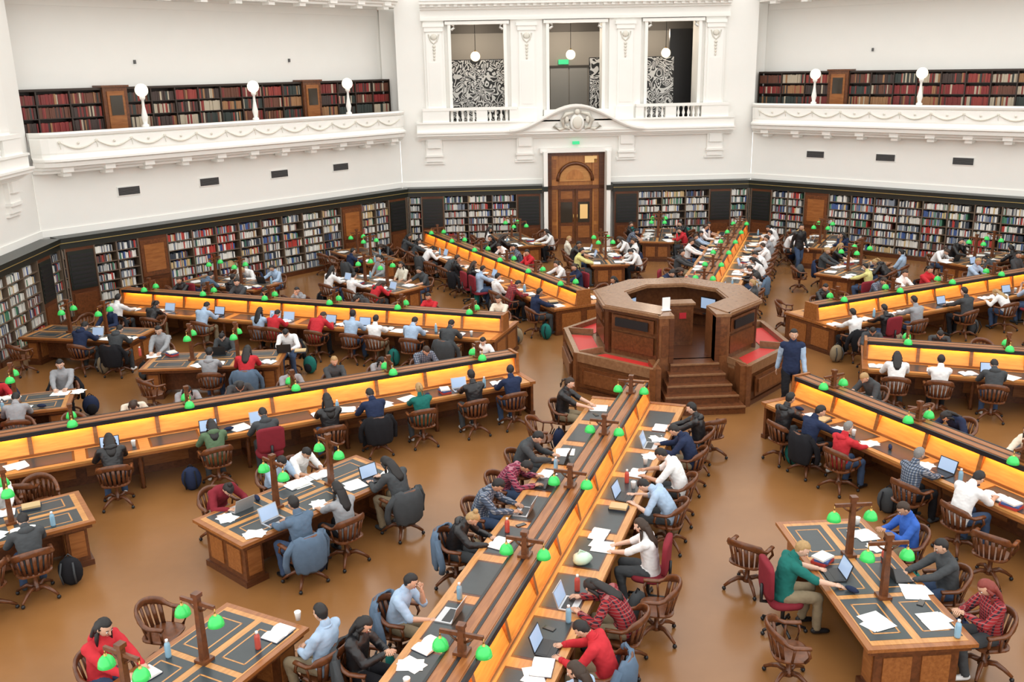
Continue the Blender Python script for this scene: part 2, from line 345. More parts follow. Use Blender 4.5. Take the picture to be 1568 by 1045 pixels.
# rooms behind portal
def interior():
    mb=MB();G='interior_grey'
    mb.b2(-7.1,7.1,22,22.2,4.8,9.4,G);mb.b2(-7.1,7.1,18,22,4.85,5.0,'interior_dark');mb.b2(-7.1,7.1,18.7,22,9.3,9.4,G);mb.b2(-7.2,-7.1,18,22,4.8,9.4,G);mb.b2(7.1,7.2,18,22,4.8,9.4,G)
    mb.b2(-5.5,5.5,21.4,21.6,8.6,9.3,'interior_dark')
    mb.b2(-.65,.15,21.93,22,5.0,7.1,'door_grey');mb.b2(.2,1.0,21.93,22,5.0,7.1,'door_grey');mb.b2(-.75,1.1,21.9,21.99,7.1,7.2,'interior_dark')
    mb.b2(-.3,.15,21.85,21.92,7.25,7.45,'exit_green')
    mb.b2(4.2,5.2,19.8,20,5.0,8.6,'black');mb.b2(-1.35,-1.2,19.2,19.6,5,7.6,'black')
    return mb
im=interior().mesh('gallery_vestibule_room')
for a in (90,180): inst(im,'wall_vestibule',rz=D2R(a-90))
for x0,x1 in ((-5.15,-2.55),(.75,1.4),(2.45,4.3)):
    mb=MB();mb.b2(x0,x1,0,.08,0,2.45,'scribble_art');mb.b2(x0-.03,x1+.03,.08,.1,-.02,2.48,'black');mb.b2(x0+.1,x0+.2,.1,.5,-.02,.03,'black')
    mb.obj('patterned_exhibition_panel',(0,19.4,5.02))
mb=MB();mb.ball((0,0,0),.2,'globe',14);mb.tube([(0,0,.18),(0,0,1.7)],.012,'black',6);mb.rev([(.06,.17),(.03,.24),(0,.25)],(0,0,0),'brass',8);pend=mb.mesh('pendant')
for x in (-4.05,-.12,3.85): inst(pend,'pendant_globe_lamp',(x,18.95,7.62))
# door
mb=MB();x0=PX;y=17.5
mb.b2(x0-1.2,x0+1.2,y+.1,y+.2,0,3.8,'wood_door')
for sg in (-1,1): mb.b2(x0+sg*1.2,x0+sg*.98,y-.1,y+.1,0,3.8,'wood_dark');mb.b2(x0+sg*.98,x0+sg*.72,y+.0,y+.1,0,3.8,'wood_door')
for sg in (-1,1):
    for z0,z1 in ((.15,.8),(.95,2.2),(2.7,3.5)): mb.b2(x0+sg*.94,x0+sg*.78,y-.02,y,z0,z1,'wood_desk')
mb.b2(x0-1.2,x0+1.2,y-.06,y+.1,3.66,3.8,'wood_chair');mb.b2(x0-1.2,x0+1.2,y-.1,y+.1,2.30,2.44,'wood_chair')
arc=[(x0+.72*math.cos(D2R(a)),y,2.62+.72*math.sin(D2R(a))) for a in range(0,181,12)]
mb.tube(arc,.07,'wood_chair',8)
mb.prismY([(x0+.66*math.cos(D2R(a)),2.6+.66*math.sin(D2R(a))) for a in range(0,181,12)],y+.04,y+.1,'wood_light')
mb.prismY([(x0+.36*math.cos(D2R(a)),2.68+.40*math.sin(D2R(a))) for a in range(0,181,12)],y+.02,y+.05,'wood_door')
for sg in (-1,1):
    mb.b2(x0+sg*.02,x0+sg*.70,y+.0,y+.08,0,2.30,'wood_chair')
    mb.b2(x0+sg*.12,x0+sg*.6,y-.015,y,.25,.75,'wood_desk');mb.b2(x0+sg*.12,x0+sg*.6,y-.015,y,.9,1.75,'glass_dark')
    mb.b2(x0+sg*.12,x0+sg*.6,y-.015,y,1.88,2.2,'wood_desk')
    mb.tube([(x0+sg*.08,y-.06,.95),(x0+sg*.08,y-.06,1.25)],.015,'brass',6)
mb.b2(x0+.2,x0+.52,y-.02,y-.01,1.05,1.65,'door_warm_glow')
mb.b2(x0+.40,x0+.9,y-.02,y+.05,3.35,3.62,'door_warm_glow')  # glowing slab stands in for the warm light at the door's upper right
mb.obj('door_1')
for a in (180,0): inst(bpy.data.objects['door_1'].data,'door_2',rz=D2R(a-90))

# ------------------------------------------------------------------ central desk
mb=MB();W='wood_dais_top_sheen';WD='wood_dais'
def oc(r,a): return (r*math.cos(D2R(a)),r*math.sin(D2R(a)))
def seg(r0,r1,z0,z1,mat,k,mb=mb,sh=0):
    a0,a1=22.5+45*k+sh,67.5+45*k-sh
    mb.prism([oc(r0,a0),oc(r1,a0),oc(r1,a1),oc(r0,a1)],z0,z1,mat)
for k in range(8):
    if k==5: continue
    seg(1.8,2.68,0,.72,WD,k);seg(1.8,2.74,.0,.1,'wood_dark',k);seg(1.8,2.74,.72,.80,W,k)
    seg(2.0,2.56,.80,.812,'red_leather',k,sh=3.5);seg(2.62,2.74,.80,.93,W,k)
    seg(2.66,2.70,.18,.64,'wood_chair',k,sh=5);seg(2.68,2.715,.26,.56,'wood_dais',k,sh=7)
    seg(1.66,1.84,.7,1.86,WD,k);seg(1.80,1.87,.95,1.35,'wood_chair',k,sh=5);seg(1.80,1.87,1.45,1.75,'wood_chair',k,sh=5)
    seg(1.85,1.885,1.5,1.70,'black' if k in (4,6) else 'wood_dais',k,sh=9)
    seg(1.18,2.0,1.86,1.93,W,k);seg(1.24,1.94,1.93,1.945,W,k);seg(1.80,1.92,1.78,1.86,'wood_dark',k)
    seg(1.3,1.82,1.2,1.24,'wood_dark',k)
for a in [22.5+45*k for k in range(8)]:
    x,y=oc(2.68,a);mb.box(x,y,.46,.13,.13,.93,WD,D2R(a));x,y=oc(1.82,a);mb.box(x,y,1.3,.15,.15,1.1,'wood_dark',D2R(a))
    x1,y1=oc(2.3,a);mb.box(x1,y1,.88,.62,.05,.14,W,D2R(a))
mb.prism([oc(1.75,22.5+45*k) for k in range(8)],.6,.85,'wood_dark')
for i in range(5):
    yy0=-2.92+i*.235;hw=.88-.085*i
    mb.prism([(-hw,yy0),(hw,yy0),(hw-.06,-1.55),(-hw+.06,-1.55)],i*.17 if i else 0,(i+1)*.17,'wood_chair')
    mb.prism([(-hw,yy0-.03),(hw,yy0-.03),(hw,yy0+.02),(-hw,yy0+.02)],(i+1)*.17-.03,(i+1)*.17+.004,W)
for sg in (-1,1):
    mb.b2(sg*.46,sg*.78,-1.87,-1.66,.0,1.86,WD);mb.b2(sg*.46,sg*.8,-1.88,-1.1,1.86,1.93,W);mb.b2(sg*.46,sg*.56,-1.9,-1.62,.85,1.86,'wood_dark')
    mb.b2(sg*.86,sg*1.0,-2.52,-1.8,0,.93,WD)
    mb.b2(sg*.52,sg*.72,-1.885,-1.87,1.0,1.7,'wood_chair')
    mb.b2(sg*.46,sg*.52,-1.66,-1.05,.85,1.86,WD)
# inner gate / cabinet seen through the gap
mb.b2(-.30,.30,-.55,-.25,.85,1.82,WD);mb.b2(-.24,.24,-.565,-.55,.95,1.72,'wood_chair');mb.b2(-.34,.34,-.6,-.2,1.82,1.87,W)
mb.obj('central_octagonal_librarian_desk')
W='wood_desk';WD='wood_chair'
mb=MB();mb.b2(-.22,.22,-.02,.02,.12,.42,'black');mb.b2(-.2,.2,-.03,-.02,.14,.40,'screen');mb.b2(-.03,.03,0,.04,0,.15,'black');mb.b2(-.12,.12,-.08,.08,0,.015,'black');mon=mb.mesh('computer_monitor')
inst(mon,'computer_monitor',(-.9,.9,1.245),D2R(45));inst(mon,'computer_monitor',(1.0,.7,1.245),D2R(-50))
mb=MB();mb.b2(-.09,.09,-.01,.01,0,.28,'white_sign');mb.b2(-.1,.1,-.05,.05,-.01,0,'white_sign');mb.obj('information_sign',(-.55,-1.45,1.955),.2)
mb=MB();mb.b2(-.08,.08,-.01,.0,0,.14,'cl_red');mb.obj('red_notice',(.05,-.567,1.5),0)

# ------------------------------------------------------------------ lamps
def lampmesh(drop,name):
    mb=MB();T=.97-drop
    mb.box(0,0,.02,.16,.16,.04,'wood_chair');mb.loft([[(-.04,-.04,.04),(.04,-.04,.04),(.04,.04,.04),(-.04,.04,.04)],[(-.03,-.03,T),(.03,-.03,T),(.03,.03,T),(-.03,.03,T)]],'wood_chair',False)
    mb.box(0,0,T,.09,.09,.05,'wood_chair');mb.box(0,0,T-.10,.035,.50,.045,'wood_chair')
    for sg in (-1,1):
        mb.tube([(0,sg*.03,T-.2),(0,sg*.1,T-.16),(0,sg*.15,T-.11)],.013,'wood_chair',6)
        mb.tube([(0,sg*.25,T-.11),(0,sg*.25,T-.19)],.008,'brass',6)
        mb.rev([(.016,.03),(.02,0),(.026,-.005)],(0,sg*.25,T-.20),'brass',8)
        mb.rev([(.02,.0),(.044,-.010),(.068,-.034),(.086,-.075),(.094,-.12),(.088,-.12),(.06,-.045),(.018,-.018)],(0,sg*.25,T-.195),'green_shade',14)
        mb.ball((0,sg*.25,T-.28),.026,'bulb',8)
    return mb.mesh(name)
lampT=lampmesh(.12,'lamp_tall');lampR=lampmesh(.64,'lamp_ridge')

# ------------------------------------------------------------------ radial desks
RI,RO=4.3,16.0
mb=MB()
for sg in (-1,1):
    mb.b2(RI,RO,sg*.2,sg*.92,.71,.75,'wood_light');mb.b2(RI,RO,sg*.88,sg*.925,.66,.71,W);mb.b2(RI,RO,sg*.80,sg*.84,.60,.71,WD)
    mb.b2(RI,RO,sg*.19,sg*.26,.75,.79,W)
    vs=[(RI,sg*.235,.79),(RO,sg*.235,.79),(RO,sg*.09,1.12),(RI,sg*.09,1.12),(RI,0,.79),(RO,0,.79),(RO,0,1.12),(RI,0,1.12)]
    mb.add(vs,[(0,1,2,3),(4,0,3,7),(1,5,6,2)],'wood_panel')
    for i in range(11):
        x=RI+.35+i*1.06
        mb.b2(x+.1,x+.9,sg*.33,sg*.80,.75,.753,'leather');mb.b2(x+.06,x+.94,sg*.31,sg*.82,.75,.7515,'wood_dark')
    for i in range(12):
        x=RI+.02+i*1.06;mb.loft([[(x-.035,sg*.24,.79),(x+.035,sg*.24,.79),(x+.035,sg*.08,.79),(x-.035,sg*.08,.79)],[(x-.035,sg*.17,1.13),(x+.035,sg*.17,1.13),(x+.035,sg*.05,1.13),(x-.035,sg*.05,1.13)]],W,False)
    mb.b2(RI,RO,sg*.17,sg*.205,1.10,1.178,'black')
    for i in range(7):
        x=RI+.25+i*1.9
        if x<RO: mb.rev([(.045,0),(.03,.05),(.045,.1),(.035,.3),(.05,.5),(.03,.55),(.045,.6),(.045,.71)],(x,sg*.8,0),WD,8);mb.b2(x-.03,x+.03,sg*.1,sg*.8,.1,.15,WD)
    for i in range(12): mb.b2(RI+.1+i*.98,RI+.9+i*.98,sg*.13,sg*.15,.15,.62,W)
mb.b2(RI,RO,-.2,.2,1.13,1.17,W);mb.b2(RI+.05,RO-.05,-.15,-.03,1.17,1.18,'wood_desk');mb.b2(RI+.05,RO-.05,.03,.15,1.17,1.18,'wood_desk');mb.b2(RI,RO,-.02,.02,1.165,1.175,'black')
mb.b2(RI,RO,-.13,.13,0,.72,WD)
for x in (RI-.04,RO+.0):
    sec=[(-.24,.75),(-.21,1.13),(-.21,1.2),(.21,1.2),(.21,1.13),(.24,.75)]
    mb.loft([[(x,a,b_) for a,b_ in sec],[(x+.06,a,b_) for a,b_ in sec]],W,False)
    mb.b2(x,x+.06,-.88,.88,0,.72,WD);mb.b2(x-.012,x+.07,-.7,-.1,.12,.6,W);mb.b2(x-.012,x+.07,.1,.7,.12,.6,W);mb.b2(x-.03,x+.09,-.94,.94,.70,.76,W);mb.b2(x-.03,x+.09,-.9,.9,0,.08,'wood_dark')
rdesk=mb.mesh('radial_reading_desk')
slots=[]   # dir, side, along, perp, origin, kind
for k in range(8):
    a=22.5+45*k;inst(rdesk,'radial_reading_desk',(0,0,0),D2R(a))
    d=Vector((math.cos(D2R(a)),math.sin(D2R(a)),0));p=Vector((-d.y,d.x,0))
    for j in range(6):
        al=(5.0+2.17*j) if k==5 else (5.15+2.0*j)
        q=d*al;inst(lampR,'twin_green_shade_lamp',(q.x,q.y,1.175),D2R(a))
    for sg in (-1,1):
        for j in range(11): slots.append([d.copy(),p*sg,4.9+1.02*j,1.36,Vector((0,0,0)),'r'])
        ld=bpy.data.lights.new('desk_strip','AREA');ld.shape='RECTANGLE';ld.size=11.5;ld.size_y=.03;ld.energy=40;ld.color=(1,.45,.08)
        lo=bpy.data.objects.new('ridge_strip_light',ld);bpy.context.collection.objects.link(lo)
        q=d*10.15+p*sg*.155;lo.location=(q.x,q.y,1.118);lo.rotation_euler=(0,0,D2R(a))
# ------------------------------------------------------------------ sector tables
mb=MB();L=3.15
mb.b2(0,L,-.65,.65,.71,.755,W);mb.b2(.05,L-.05,-.6,.6,.64,.71,WD)
mb.b2(.08,L-.08,-.57,.57,.755,.758,'wood_light')
for i in range(3):
    for sg in (-1,1):
        x0_=.16+i*.97
        mb.b2(x0_,x0_+.88,sg*.05,sg*.55,.758,.761,'leather')
        for (a,b_,c,d_) in ((x0_+.12,x0_+.76,.13,.15),(x0_+.12,x0_+.76,.45,.47),(x0_+.12,x0_+.14,.13,.47),(x0_+.74,x0_+.76,.13,.47)): mb.b2(a,b_,sg*c,sg*d_,.761,.7625,'wood_light')
mb.b2(.25,L-.25,-.16,.16,.1,.66,WD)
for x in (.12,L-.42):
    mb.b2(x,x+.3,-.5,.5,.08,.66,WD);mb.b2(x-.015,x+.315,-.40,-.06,.18,.56,W);mb.b2(x-.015,x+.315,.06,.40,.18,.56,W);mb.b2(x-.04,x+.34,-.54,.54,0,.09,'wood_dark');mb.b2(x+.04,x+.26,-.515,.515,.16,.58,W)
tab=mb.mesh('reading_table')
for k in range(8):
    b0=45*k
    defs=[(9.25,b0,b0),(13.4,b0-10.3,b0-14.4),(13.4,b0+10.3,b0+14.4)]
    for r_,pa,da in defs:
        o=Vector((r_*math.cos(D2R(pa)),r_*math.sin(D2R(pa)),0));d=Vector((math.cos(D2R(da)),math.sin(D2R(da)),0));p=Vector((-d.y,d.x,0))
        inst(tab,'reading_table',o,D2R(da))
        for q in (1.05,2.1):
            w=o+d*q;inst(lampT,'twin_green_shade_lamp',(w.x,w.y,.76),D2R(da))
        for sg in (-1,1):
            for j in range(3): slots.append([d.copy(),p*sg,.5+1.07*j,1.05,o,'t'])

# ------------------------------------------------------------------ chair
mb=MB();C='wood_chair'
seat=[(.24*math.copysign(abs(math.cos(t))**.6,math.cos(t)),.22*math.copysign(abs(math.sin(t))**.6,math.sin(t))) for t in [2*math.pi*i/20 for i in range(20)]]
mb.loft([[(x*.94,y*.94,.415) for x,y in seat],[(x,y,.425) for x,y in seat],[(x,y,.445) for x,y in seat],[(x*.9,y*.9,.455) for x,y in seat]],C,False)
rail=[];rr=[]
for i in range(17):
    u=-1+2*i/16
    if abs(u)<.75: ang=-math.pi/2+u/.75*math.pi/2;x,y=.27*math.cos(ang),-.02+.27*math.sin(ang)
    else: x,y=math.copysign(.27,u),-.02+(abs(u)-.75)/.25*.2
    z=.66+.15*max(0,1-(abs(u)/.7)**2);rail.append((x,y,z));rr.append((.035,.024) if abs(u)>.5 else (.024,.055))
mb.tube(rail,rr,C,8)
for i in range(7):
    a=-math.pi/2+(i-3)*.33;mb.tube([(.215*math.cos(a),.205*math.sin(a),.44),(.26*math.cos(a),-.02+.27*math.sin(a),.77-.02*abs(i-3))],[(.026,.009),(.03,.009)],C,6,up=(math.cos(a),math.sin(a),0))
for sg in (-1,1):
    mb.tube([(sg*.225,.13,.44),(sg*.285,.17,.55),(sg*.27,.14,.66)],.02,C,6);mb.tube([(sg*.235,-.02,.44),(sg*.27,0,.66)],.016,C,6)
mb.rev([(.06,.42),(.05,.38),(.035,.34),(.032,.2),(.06,.18),(.065,.12),(.03,.10)],(0,0,0),C,10)
for i in range(4):
    a=math.pi/4+i*math.pi/2;c,s_=math.cos(a),math.sin(a)
    mb.tube([(.03*c,.03*s_,.16),(.14*c,.14*s_,.18),(.24*c,.24*s_,.13),(.33*c,.33*s_,.065)],[(.032,.036),(.03,.034),(.026,.026),(.02,.02)],C,6);mb.ball((.33*c,.33*s_,.03),.03,'black',7)
chair=mb.mesh('swivel_armchair')
mb3=MB()
mb3.loft([[(x*1.0,y*1.0,.43) for x,y in seat],[(x*1.04,y*1.04,.46) for x,y in seat],[(x*.95,y*.95,.50) for x,y in seat]],'cl_dred',True)
bk=[[(x*1.05,-.24+ (y*.2) - .04*(z-.6),z) for x,y in seat] for z in (.56,.62,.82,.98,1.02)]
bk[0]=[(x*.8,y,z) for x,y,z in bk[0]];bk[-1]=[(x*.8,y,z) for x,y,z in bk[-1]]
mb3.loft(bk,'cl_dred',True);mb3.tube([(0,-.1,.42),(0,-.3,.45),(0,-.3,.7)],.025,'black',6);mb3.rev([(.03,.42),(.025,.1)],(0,0,0),'black',8)
for i in range(5):
    a=i*2*math.pi/5;mb3.tube([(0,0,.12),(.3*math.cos(a),.3*math.sin(a),.07)],[.025,.018],'black',6);mb3.ball((.3*math.cos(a),.3*math.sin(a),.03),.03,'black',6)
officechair=mb3.mesh('upholstered_office_chair')
def jacketmesh(mat):
    mb=MB();rings=[]
    for z,r,w in ((.86,.25,.8),(.84,.30,1.0),(.70,.335,1.15),(.52,.33,1.1),(.34,.32,.95),(.30,.30,.9)):
        ring=[]
        for i in range(13):
            a=-math.pi/2+(i-6)/6*w;rr_=r+.012*math.sin(i*2.1+z*9);ring.append((rr_*math.cos(a),-.02+rr_*math.sin(a),z+.01*math.sin(i*1.7)))
        ring+=[(x*.9,y*.9,z_) for x,y,z_ in reversed(ring)]
        rings.append(ring)
    mb.loft(rings,mat,True)
    for sg in (-1,1): mb.tube([(sg*.24,-.18,.8),(sg*.33,-.12,.62),(sg*.34,-.08,.45),(sg*.33,-.1,.34)],[.05,.055,.05,.045],mat,8)
    return mb.mesh('jacket')
jackets=[jacketmesh(m_) for m_ in ('cl_black','cl_dgrey','cl_slate','cl_navy')]

# ------------------------------------------------------------------ people
def ik(S,Wt,l1,l2,hint):
    S=Vector(S);Wt=Vector(Wt);d=Wt-S;L_=d.length
    if L_>l1+l2-.01: Wt=S+d*((l1+l2-.01)/L_);d=Wt-S;L_=d.length
    a=(l1*l1-l2*l2+L_*L_)/(2*L_);h=math.sqrt(max(0,l1*l1-a*a));n=d.normalized();hv=Vector(hint);hv=(hv-n*hv.dot(n)).normalized()
    return S+n*a+hv*h,Wt
def capsule(mb,a,b,ra,rb,n=12):
    a=Vector(a);b=Vector(b);d=(b-a).normalized()
    pts=[a-d*ra*.95,a-d*ra*.7,a,b,b+d*rb*.7,b+d*rb*.95];rad=[ra*.25,ra*.72,ra,rb,rb*.72,rb*.25]
    mb.tube(pts,rad,'black',n)
POSES={
 'write':dict(lean=24,hp=42,hy=0,wl=(-.17,.50,.79),wr=(.12,.55,.80)),
 'type':dict(lean=10,hp=20,hy=0,wl=(-.11,.52,.80),wr=(.11,.52,.80)),
 'chin':dict(lean=20,hp=12,hy=-10,wl=(-.06,.33,1.06),wr=(.14,.52,.79),hl=(-.2,.3,-1)),
 'back':dict(lean=-6,hp=28,hy=10,wl=(-.08,.26,.70),wr=(.08,.28,.70)),
 'slump':dict(lean=38,hp=50,hy=8,wl=(-.22,.50,.79),wr=(.16,.58,.79)),
 'reach':dict(lean=16,hp=25,hy=28,wl=(-.16,.50,.79),wr=(.30,.56,.80)),
 'phone':dict(lean=4,hp=36,hy=0,wl=(-.05,.34,.88),wr=(.05,.35,.88)),
 'walk':dict(lean=3,hp=8,hy=0,stand=1),
}
PM={}
def make_person(pose,hair,hood,sleeve):
    key=(pose,hair,hood,sleeve)
    if key in PM: return PM[key]
    P=POSES[pose];st=P.get('stand',0);mb=MB();bones=[]
    def dr(a): return Vector((0,math.sin(D2R(a)),math.cos(D2R(a))))
    L_=P['lean'];hz=.93 if st else .55
    p0=Vector((0,-.04 if not st else 0,hz));p1=p0+dr(L_*.5)*.20;p2=p1+dr(L_)*.20;p3=p2+dr(L_*1.2)*.11;p4=p3+dr(L_+P['hp']*.35)*.09
    secs=[(p0-Vector((0,0,.09)),.12,.10),(p0-Vector((0,0,.03)),.165,.13),(p0+dr(L_*.5)*.08,.16,.12),(p1,.15,.115),(p1+dr(L_)*.1,.16,.117),(p2,.175,.12),(p2+dr(L_)*.06,.175,.108),(p3,.12,.08),(p3+dr(L_)*.03,.06,.055)]
    def ring(c,w,dp,a): 
        f=Vector((0,math.cos(D2R(a)),-math.sin(D2R(a))));return [tuple(c+Vector((1,0,0))*w*math.cos(t)+f*dp*math.sin(t)) for t in [2*math.pi*i/16 for i in range(16)]]
    mb.loft([ring(c,w,dp,L_*(.3+.7*min(1,i/4))) for i,(c,w,dp) in enumerate(secs)],'black')
    bones+=[(p0,p1,.15,1),(p1,p2,.15,1),(p2,p3,.13,1)]
    capsule(mb,p3-dr(L_)*.02,p4,.062,.052);bones.append((p3+dr(L_)*.045,p4,.05,0))
    sh=p2+dr(L_)*.075
    arms=[]
    for sg in (-1,1):
        S=sh+Vector((sg*.175,0,0))
        capsule(mb,sh+Vector((sg*.06,0,0)),S,.06,.062);bones.append((sh,S,.065,1))
        if st:
            Wt=Vector((sg*.26,.14 if sg<0 else -.12,.86));hint=(0,-1,0)
        else:
            Wt=P['wl'] if sg<0 else P['wr'];hint=P.get('hl',(sg*.8,-.1,-1)) if sg<0 else (sg*.8,-.1,-1)
        E,Wt=ik(S,Wt,.285,.25,hint)
        capsule(mb,S,E,.058,.046);capsule(mb,E,Wt,.046,.031);bones+=[(S,E,.055,5 if st else 1),(E,Wt,.04,5)];arms.append((sg,E,Wt))
    for sg in (-1,1):
        if st:
            H=Vector((sg*.09,0,.88));K=Vector((sg*.1,.14 if sg>0 else .0,.50));A=Vector((sg*.1,.12 if sg>0 else -.2,.10 if sg>0 else .13))
        else:
            H=Vector((sg*.09,.0,.545));K=Vector((sg*.13,.40,.535));A=Vector((sg*.14,.36+.05*sg,.09))
        capsule(mb,H,K,.088,.064);capsule(mb,K,A,.062,.046);T=A+Vector((0,.15,-.045))
        bones+=[(H,K,.08,2),(K,A,.05,2)]
        capsule(mb,A-Vector((0,.04,.035)),T,.043,.035);bones.append((A-Vector((0,.03,.03)),T,.045,3))
    me=mb.mesh('tmp');o=bpy.data.objects.new('tmp',me);bpy.context.collection.objects.link(o)
    rm=o.modifiers.new('r','REMESH');rm.mode='VOXEL';rm.voxel_size=.016;sm=o.modifiers.new('s','SMOOTH');sm.iterations=4;sm.factor=.5
    dg=bpy.context.evaluated_depsgraph_get();em=o.evaluated_get(dg).to_mesh()
    fin=MB();fin.mats=['skin_a','cl_white','cl_jean','black','hb','skin_b','eye','eyewhite','lips']
    V=[v.co.copy() for v in em.vertices];Nn=[v.normal.copy() for v in em.vertices]
    cloth=[True]*len(V)
    for pl in em.polygons:
        c=pl.center;best=9;lab=1
        for a,b,r,l in bones:
            ab=b-a;t=max(0,min(1,(c-a).dot(ab)/max(1e-6,ab.length_squared)));dd=(c-(a+ab*t)).length-r
            if dd<best: best=dd;lab=l
        fin.f.append(tuple(pl.vertices));fin.m.append(lab);fin.sm.append(True)
        isc=lab in (1,2) or (lab==5 and sleeve)
        for vi in pl.vertices:
            if not isc: cloth[vi]=False
    for i,c in enumerate(V):
        if cloth[i]:
            w=mnoise.noise(c*9+Vector((3,1,7)))*.010+mnoise.noise(Vector((c.x*22,c.y*22,c.z*34)))*.006
            fin.v.append(tuple(c+Nn[i]*(.011+w)))
        else: fin.v.append(tuple(c))
    o.evaluated_get(dg).to_mesh_clear();bpy.data.objects.remove(o)
    # collar
    up_=dr(L_+P['hp']*.2);f_=Vector((0,up_.z,-up_.y));cc=p3+up_*.03
    col=[tuple(cc+Vector((1,0,0))*.066*math.cos(t)+f_*.062*math.sin(t)-up_*.012*math.sin(t)) for t in [2*math.pi*i/12 for i in range(13)]]
    fin.tube(col,.014,'cl_white',6)
    if hood: fin.ball(p3-f_*.09-up_*.01,(.115,.055,.06),'cl_white',12,lambda u,q:(q[0],q[1]+.03*abs(u.x),q[2]))
    for sg,E,Wt in arms:
        d=(Wt-E).normalized();s_=d.cross(Vector((0,0,1))).normalized();up=s_.cross(d)
        if pose=='chin' and sg<0: up=Vector((0,1,0));s_=d.cross(up).normalized()
        fin.tube([Wt-d*.01,Wt+d*.02,Wt+d*.06,Wt+d*.092],[(.024,.02),(.036,.017),(.042,.016),(.036,.011)],'skin_a',8,up=tuple(up))
        for i,ln in enumerate((.062,.075,.07,.055)):
            b0=Wt+d*.085+s_*((i-1.5)*.021);fin.tube([b0,b0+d*ln*.5-up*.004,b0+d*ln*.85-up*.02,b0+d*ln-up*.034],[.0095,.009,.008,.006],'skin_a',5)
        tb=Wt+d*.03-s_*sg*.035;fin.tube([tb,tb+d*.035-s_*sg*.02,tb+d*.065-s_*sg*.018],[.013,.011,.008],'skin_a',5)
        if sleeve: fin.tube([Wt-d*.035,Wt-d*.0],[(.043,.041),(.041,.039)],'skin_b' if st else 'cl_white',10)
    hpitch=P['hp']+L_*.6
    Rm=Matrix.Rotation(D2R(-P['hy']),3,'Z')@Matrix.Rotation(D2R(-hpitch),3,'X')
    hc=p4+Rm@Vector((0,.02,.10))
    def hf(u,q):
        x,y,z=q
        if u.z<0: k=1-.30*(-u.z)**1.3;x*=k;y=y*(1-.12*(-u.z)) if u.y>0 else y*(1-.35*(-u.z))
        if u.y<0: y*=1.04
        return (x,y,z)
    fin.ball(hc,(.074,.092,.115),'skin_a',18,hf,Rm)
    def H(x,y,z): return hc+Rm@Vector((x,y,z))
    fin.tube([H(0,.086,.02),H(0,.105,-.02),H(0,.09,-.035)],[.009,.014,.008],'skin_a',6)
    for sg in (-1,1):
        fin.ball(H(sg*.031,.080,.012),(.013,.009,.008),'eyewhite',7,None,Rm);fin.ball(H(sg*.031,.088,.012),(.006,.004,.006),'eye',6,None,Rm)
        fin.ball(H(sg*.076,-.002,.0),(.010,.022,.032),'skin_a',7,None,Rm);fin.tube([H(sg*.018,.088,.033),H(sg*.045,.078,.034)],.004,'hb',5)
    fin.ball(H(0,.082,-.055),(.024,.007,.008),'lips',8,None,Rm)
    def hr(u,q):
        x,y,z=q;face=(u.y>.15 and u.z<.48) or (u.z<-.25 and u.y>-.25)
        k=1+.035*math.sin(u.x*13+u.z*7)*math.cos(u.y*11)
        if face: return (x*.84,y*.80,z*.85)
        if hair=='short' and u.z<-.15: return (x*.9,y*.9,z*.85)
        if hair in('long',) and u.z<.1 and u.y<=.15: return (x*1.08,y*1.05-.01,z*1.0-.05*(.1-u.z))
        return (x*k,y*k,z*k)
    fin.ball(hc+Rm@Vector((0,-.006,.010)),(.082,.100,.118),'hb',22,hr,Rm)
    if hair=='long':
        bd=-Vector((0,math.cos(D2R(L_)),-math.sin(D2R(L_))))
        q=[H(0,-.045,.03),H(0,-.075,-.05),(H(0,-.07,-.12)+p3+bd*.09)/2,p3+bd*.075,p2+bd*.125+dr(L_)*.02,p2-dr(L_)*.05+bd*.125]
        fin.tube(q,[(.07,.04),(.082,.045),(.085,.04),(.09,.032),(.075,.02),(.03,.008)],'hb',12,up=(0,-1,.2))
        for sg in (-1,1):
            a0=H(sg*.072,.01,.03);a1=H(sg*.082,.0,-.06);a2=(a1+p3+Vector((sg*.10,.05,.02)))/2+Vector((0,0,-.01));a3=p3+Vector((sg*.10,.06,-.05))
            fin.tube([a0,a1,a2,a3],[.02,.026,.024,.008],'hb',7)
    if hair=='tail':
        fin.ball(H(0,-.11,.03),.028,'hb',8);fin.tube([H(0,-.11,.03),H(0,-.15,-.02),H(0,-.145,-.10),H(0,-.12,-.17)],[.018,.028,.024,.008],'hb',8)
    if hair=='bun': fin.ball(H(0,-.075,.115),.042,'hb',10)
    r=fin.mesh('person_'+pose+'_'+hair);PM[key]=r;return r
prnd=random.Random(11)
def place_person(x,y,fv,pose,hair,shirt,hc,sleeve=1,trs='jean',skin='skin_a',scl=1,name='seated_student'):
    hood=bool(sleeve) and shirt in ('black','navy','dgrey','grey','red','green','teal','blue','khaki') and prnd.random()<.5 and pose!='walk'
    me=make_person(pose,hair,hood,bool(sleeve));o=inst(me,name,(x,y,0),math.atan2(-fv[0],fv[1]),scl)
    def sm(i,m): o.material_slots[i].link='OBJECT';o.material_slots[i].material=MATS[m]
    sh=shirt if shirt in MATS else 'cl_'+shirt
    sm(0,skin);sm(1,sh);sm(2,'cl_'+trs);sm(3,random.choice(['black','cl_dgrey','cl_white']));sm(4,hc);sm(5,sh if sleeve else skin)
    return o
